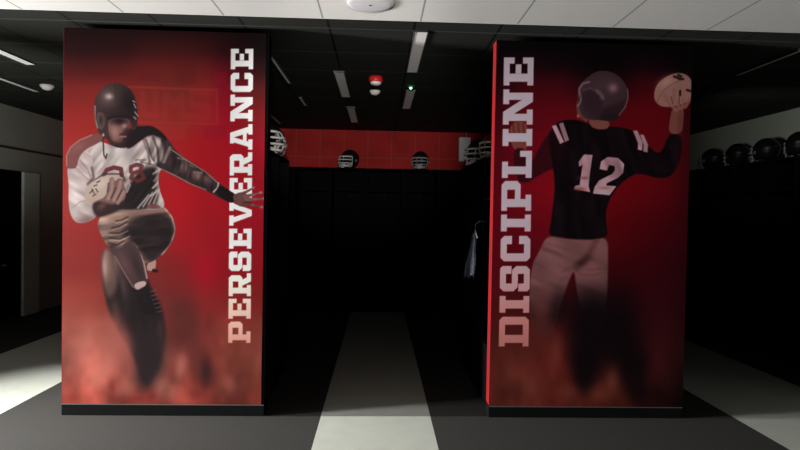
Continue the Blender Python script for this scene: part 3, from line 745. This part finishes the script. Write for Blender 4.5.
# ------------------------------------------------------------------ lockers (open-front stalls), built facing -Y, front at y = 0
def make_locker(wd, dp, ht, label):
    t = thing('open_locker', label, 'locker', (0, 0, 0)); h = wd/2
    for s in (-1, 1):
        bm = bmesh.new(); box(bm, min(s*h, s*(h-.018)), max(s*h, s*(h-.018)), 0, dp, 0, ht, bev=.002); obj('side_panel', bm, m_black, t)
    a = h-.018
    bm = bmesh.new(); box(bm, -a, a, dp-.012, dp, .04, ht-.02); obj('back_panel', bm, m_black, t)
    bm = bmesh.new(); box(bm, -a, a, .0, dp-.012, ht-.02, ht); obj('top_panel', bm, m_black, t)
    bm = bmesh.new(); box(bm, -a, a, .02, dp-.012, ht-.33, ht-.312); obj('shelf', bm, m_black, t)
    bm = bmesh.new(); box(bm, -a, a, .01, dp-.012, 0, .43); s = obj('seat_box', bm, m_black, t)
    bm = bmesh.new(); box(bm, -a+.004, a-.004, -.004, dp-.02, .432, .46, bev=.008); obj('seat_lid', bm, m_black, s)
    bm = bmesh.new(); zz = ht-.345
    tube(bm, [(0, dp-.02, zz), (0, dp-.06, zz-.01), (0, dp-.075, zz-.035), (0, dp-.06, zz-.055)], .005)
    obj('coat_hook', bm, m_steel, t, smooth=True)
    return t
BW = .515
ga = 'open lockers along the red end wall'
lk = make_locker(BW-.004, .5, 1.86, '')
lkt = make_locker(BW-.004, .5, 2.05, '')
first = True
HX = [-.445+BW*k for k in range(-5, 7)]
names_end = {5: 'black open locker at the red end wall under the helmet with solid white mask', 7: 'black open locker at the red end wall under the helmet with a grey mask'}
for i, x in enumerate(HX):
    lb = names_end.get(i, 'black open-front locker in the dark row along the red end wall')
    if first:
        lkt.location = (x, 8.18, 0); lkt['label'] = lb; lkt['group'] = ga; first = False
    else: copy_thing(lkt, (x, 8.18, 0), 0, lb, ga)
used = []
def place(src, loc, rz, label, group):
    if src in used: return copy_thing(src, loc, rz, label, group)
    used.append(src); src.location = loc; src.rotation_euler = (0, 0, rz); src['label'] = label; src['group'] = group
    return src
# centre rows behind the panels, two bays deep, back to back
for sx, side in ((-1, 'left'), (1, 'right')):
    xi = sx*.80; xo = sx*2.125
    word = 'PERSEVERANCE' if sx < 0 else 'DISCIPLINE'
    for k in range(2 if sx < 0 else 3):
        y = 4.07+BW/2+k*BW
        place(lk, (xi, y, 0), -math.pi/2*sx, 'black open locker facing the centre aisle, %s behind the %s panel' % (('first', 'second', 'third')[k], word), 'aisle lockers behind the panels')
    for k in range(6):  # unseen outer row, lengthened to keep side light off the aisle
        y = 4.07+BW/2+k*BW
        copy_thing(lk, (xo, y, 0), math.pi/2*sx, 'unseen black locker behind the %s panel, in a row lengthened to block light' % word, 'unseen outer lockers blocking light')
    struct('light_block_%s' % side, m_black, [(sx*1.46-.03, sx*1.46+.03, 4.06, 7.20, 0, 2.62)])  # unseen full-height divider added to block light from reaching the aisle
# right wall row
for k in range(8):
    y = 3.95+BW/2+k*BW
    copy_thing(lkt, (XW-.512, y, 0), -math.pi/2, 'black open locker in the row below the pale right wall', 'open lockers along the right wall')

# ------------------------------------------------------------------ helmets, built facing -Y, resting on z = 0
def make_helmet(shell, mask, label, mat_label=''):
    t = thing('football_helmet', label, 'helmet', (0, 0, 0))
    bm = bmesh.new(); bmesh.ops.create_uvsphere(bm, u_segments=36, v_segments=24, radius=1)
    kill = []
    for f in bm.faces:
        c = f.calc_center_median()
        if c.z < -.72: kill.append(f)
        elif c.y < -.42 and c.z < .22 and abs(c.x) < .78: kill.append(f)
    bmesh.ops.delete(bm, geom=kill, context='FACES')
    for v in bm.verts:
        x, y, z = v.co
        v.co = (x*.112, y*.138+(.012 if z > 0 else 0), z*.128+.12)
        if z < -.1: v.co.x *= 1-.08*abs(z)
        if y > .2 and z < -.2: v.co.y -= .012*abs(z)
        v.co.z = max(v.co.z, .004)
    bmesh.ops.solidify(bm, geom=bm.faces[:], thickness=.006)
    sh = obj('helmet_shell', bm, shell, t, smooth=True)
    for s in (-1, 1):
        bm = bmesh.new(); lathe(bm, [(.008, 0), (.014, 0), (.014, .004), (.008, .004), (.008, 0)], 14)
        bmesh.ops.rotate(bm, verts=bm.verts, matrix=Matrix.Rotation(s*math.pi/2, 3, 'Y'))
        bmesh.ops.translate(bm, verts=bm.verts, vec=(s*.111, -.005, .10)); obj('ear_hole', bm, m_mask_grey, sh)
    bm = bmesh.new()
    def arc(z, w_, d, y0=-.06, n=12):
        return [(w_*math.sin(math.pi*(i/n-.5))*1.0, y0-d*math.cos(math.pi*(i/n-.5)), z) for i in range(n+1)]
    tube(bm, arc(.148, .098, .085), .009, 8)
    tube(bm, arc(.105, .1, .115), .0075, 8)
    tube(bm, arc(.062, .098, .118), .0075, 8)
    tube(bm, arc(.022, .082, .100), .009, 8)
    for x in (-.035, .035):
        tube(bm, [(x, -.145, .148), (x, -.168, .105), (x, -.170, .062), (x, -.152, .022)], .005, 8)
    for s in (-1, 1):
        tube(bm, [(s*.098, -.06, .148), (s*.1, -.06, .105), (s*.098, -.06, .062), (s*.082, -.055, .022)], .006, 8)
    obj('face_mask', bm, mask, t, smooth=True)
    bm = bmesh.new()
    lathe(bm, [(.0, -.012), (.02, -.010), (.034, .002), (.03, .006), (0, -.004)], 16)
    bmesh.ops.rotate(bm, verts=bm.verts, matrix=Matrix.Rotation(math.pi/2, 3, 'X'))
    bmesh.ops.translate(bm, verts=bm.verts, vec=(0, -.125, .035))
    for s in (-1, 1):
        tube(bm, [(s*.03, -.122, .036), (s*.07, -.10, .04), (s*.094, -.05, .05)], .006, 6)
    obj('chin_strap', bm, m_white_plastic if mask is m_mask_white else m_mask_grey, t, smooth=True)
    return t
hA = make_helmet(m_helmet_black, m_mask_white, 'black football helmet with white face mask on the end wall lockers, left of centre')
hB = make_helmet(m_helmet_black, m_mask_grey, 'black football helmet with dim grey mask on the end wall lockers, right of centre')
hC = make_helmet(m_helmet_red, m_mask_white, 'dark red football helmet with white mask tucked against the DISCIPLINE panel edge')
TP_ = 1.861
gh_ = 'helmets resting on the lockers'
for h in (hA, hB, hC): h['group'] = gh_; h.scale = (1.12, 1.12, 1.12)
hA.location = (HX[5], 8.36, 2.051); hA.rotation_euler = (0, 0, math.radians(-38))
hB.location = (HX[7]+.0, 8.36, 2.051); hB.rotation_euler = (0, 0, math.radians(-10))
hC.location = (.945, 4.80, TP_); hC.rotation_euler = (0, 0, math.radians(-22)); hC.scale = (1, 1, 1)
copy_thing(hA, (.945, 5.44, TP_), math.radians(-35), 'football helmet with white mask just left of the red one, above the aisle lockers', gh_)
copy_thing(hB, (-.93, 4.94, TP_), math.radians(12), 'black football helmet with tangled grey mask beside the PERSEVERANCE panel edge', gh_)
copy_thing(hA, (-.95, 4.55, TP_), math.radians(75), 'football helmet with white mask half hidden behind the PERSEVERANCE panel edge', gh_)
copy_thing(hB, (HX[2]-.02, 8.36, 2.051), math.radians(150), 'black football helmet facing away at the left end of the red wall', gh_)
for i, (k, rz) in enumerate(((1, 170), (2, 200), (3, 160), (4, 185), (5, 175), (6, 195))):
    copy_thing(hB, (XW-.30, 3.95+BW/2+k*BW, 2.051), math.radians(rz), 'dark football helmet silhouetted against the pale right wall, %s of the row' % ('nearest', 'second nearest', 'third nearest', 'third farthest', 'second farthest', 'farthest')[i], 'helmets along the right wall')

# ------------------------------------------------------------------ hanging garment on the right aisle locker
t = thing('hanging_towel', 'grey-blue cloth hanging from a hanger at the aisle lockers beside the DISCIPLINE panel', 'cloth', (.79, 4.38, -.09))
bm = bmesh.new(); nU, nV = 14, 18; g = []
for j in range(nV+1):
    v = j/nV; row = []
    wdt = .05+.17*min(1, v*1.5)
    for i in range(nU+1):
        u = i/nU*2-1
        row.append(bm.verts.new((-.055-.03*v+.012*math.sin(u*9+v*2), u*wdt+(.03*v), 1.36-.33*v-.05*abs(u)*v*(u > 0)-.02*math.cos(u*5)*v)))
    g.append(row)
for j in range(nV):
    for i in range(nU): bm.faces.new((g[j][i], g[j][i+1], g[j+1][i+1], g[j+1][i]))
bmesh.ops.solidify(bm, geom=bm.faces[:], thickness=.008)
obj('cloth_drape', bm, m_cloth, t, smooth=True)
bm = bmesh.new(); tube(bm, [(-.055, -.13, 1.33), (-.05, 0, 1.385), (-.05, .13, 1.33)], .005)
tube(bm, [(-.05, 0, 1.385), (-.05, 0, 1.43), (-.02, 0, 1.455), (.03, 0, 1.45)], .003)
obj('hanger', bm, m_mask_grey, t, smooth=True)

# ------------------------------------------------------------------ ceiling fittings
def linear_light(x, y0, y1, wd, label):
    t = thing('linear_ceiling_light', label, 'ceiling light', (x, (y0+y1)/2, ZC), 0, 'unlit slot lights in the dark ceiling')
    h = (y1-y0)/2
    bm = bmesh.new(); box(bm, -wd/2-.008, -wd/2, -h, h, -.012, 0); box(bm, wd/2, wd/2+.008, -h, h, -.012, 0)
    box(bm, -wd/2, wd/2, -h-.008, -h, -.012, 0); box(bm, -wd/2, wd/2, h, h+.008, -.012, 0)
    obj('light_frame', bm, m_dark_trim, t)
    bm = bmesh.new(); box(bm, -wd/2, wd/2, -h, h, -.008, 0); obj('diffuser', bm, m_diffuser, t)
linear_light(.264, 3.92, 5.04, .085, 'long slot light right of the aisle centre, nearest and brightest')
linear_light(.296, 5.80, 6.78, .085, 'dim slot light just beyond the green indicator')
linear_light(-.378, 5.10, 6.18, .085, 'grey slot light left of the aisle centre')
linear_light(-.36, 6.78, 7.9, .085, 'farthest grey slot light left of the aisle centre')
linear_light(-3.06, 4.0, 5.14, .085, 'bright slot light over the left walkway, the nearer of two')
linear_light(-3.70, 4.6, 6.33, .06, 'bright slot light over the left walkway, the farther of two')
linear_light(3.05, 3.8, 4.85, .03, 'thin faint slot light over the right walkway')
for (x, y0, y1, lb) in ((-.89, 4.6, 5.6, 'slim light rail left of the aisle, nearest the PERSEVERANCE panel'), (-.88, 6.3, 6.75, 'slim light rail left of the aisle, the middle one'), (-1.42, 7.4, 8.2, 'slim light rail at the far left above the red wall')):
    linear_light(x, y0, y1, .022, lb)
# cross rails of the dark grid near the aisle
# round dome sensors, red sounder, emergency light, access point
def dome(x, y, r, h, label, m, nm='dome_sensor', cat='sensor'):
    t = thing(nm, label, cat, (x, y, ZC))
    bm = bmesh.new(); lathe(bm, [(0, 0), (r, 0), (r, -.012), (r*.96, -.016), (0, -.016)], 28); obj('base_plate', bm, m_white_plastic, t, smooth=False)
    bm = bmesh.new(); lathe(bm, [(r*.85*math.cos(a), -.016-h*math.sin(a)) for a in [math.pi/2*i/8 for i in range(8)]]+[(0, -.016-h)], 28)
    obj('dome_cover', bm, m, t, smooth=True)
    return t
dome(-.066, 5.88, .055, .03, 'white dome sensor behind the red sounder on the dark ceiling', m_white_plastic)
dome(-3.42, 6.02, .065, .035, 'white dome sensor over the left walkway', m_white_plastic)
t = thing('alarm_sounder', 'red alarm sounder with pale lower rim in the dark ceiling', 'alarm', (-.053, 5.28, ZC))
bm = bmesh.new(); lathe(bm, [(0, 0), (.062, 0), (.064, -.035), (.058, -.05), (0, -.05)], 28); obj('sounder_body', bm, m_red_plastic, t, smooth=True)
bm = bmesh.new(); lathe(bm, [(.05, -.05), (.052, -.058), (.042, -.072), (.02, -.078), (0, -.079)], 28); obj('lower_rim', bm, m_white_plastic, t, smooth=True)
t = thing('emergency_light', 'small emergency light with glowing green indicator between the right slot lights', 'emergency light', (.285, 5.60, ZC))
bm = bmesh.new(); lathe(bm, [(0, 0), (.04, 0), (.038, -.014), (0, -.018)], 24); obj('bezel', bm, m_dark_trim, t, smooth=True)
bm = bmesh.new(); lathe(bm, [(0, -.018), (.013, -.018), (.011, -.030), (0, -.036)], 16); obj('indicator', bm, m_green_led, t, smooth=True, label='glowing green lamp')
t = thing('access_point', 'round white fitting with grey centre dot on the white ceiling', 'ceiling fixture', (-.066, 3.07, ZW))
bm = bmesh.new(); lathe(bm, [(0, 0), (.130, 0), (.132, -.003), (.130, -.006), (0, -.006)], 48); obj('mounting_ring', bm, m_mask_grey, t, smooth=True)
bm = bmesh.new(); lathe(bm, [(.126, -.006), (.122, -.011), (.10, -.014), (.05, -.016), (0, -.016)], 48); obj('cover', bm, m_grey_plastic, t, smooth=True)
bm = bmesh.new(); lathe(bm, [(0, -.015), (.008, -.015), (.007, -.018), (0, -.018)], 16); obj('centre_dot', bm, m_dark_trim, t, smooth=True)
# white box on the end wall
t = thing('wall_box', 'white rectangular box fixed high on the red end wall', 'wall box', (1.27, YF, 2.40))
bm = bmesh.new(); box(bm, -.085, .085, -.09, 0, -.18, .18, bev=.008); obj('box_body', bm, m_white_plastic, t)
bm = bmesh.new(); tube(bm, [(.03, -.03, .17), (.03, -.03, .23), (.02, -.03, .295)], .008); obj('conduit', bm, m_mask_grey, t, smooth=True)
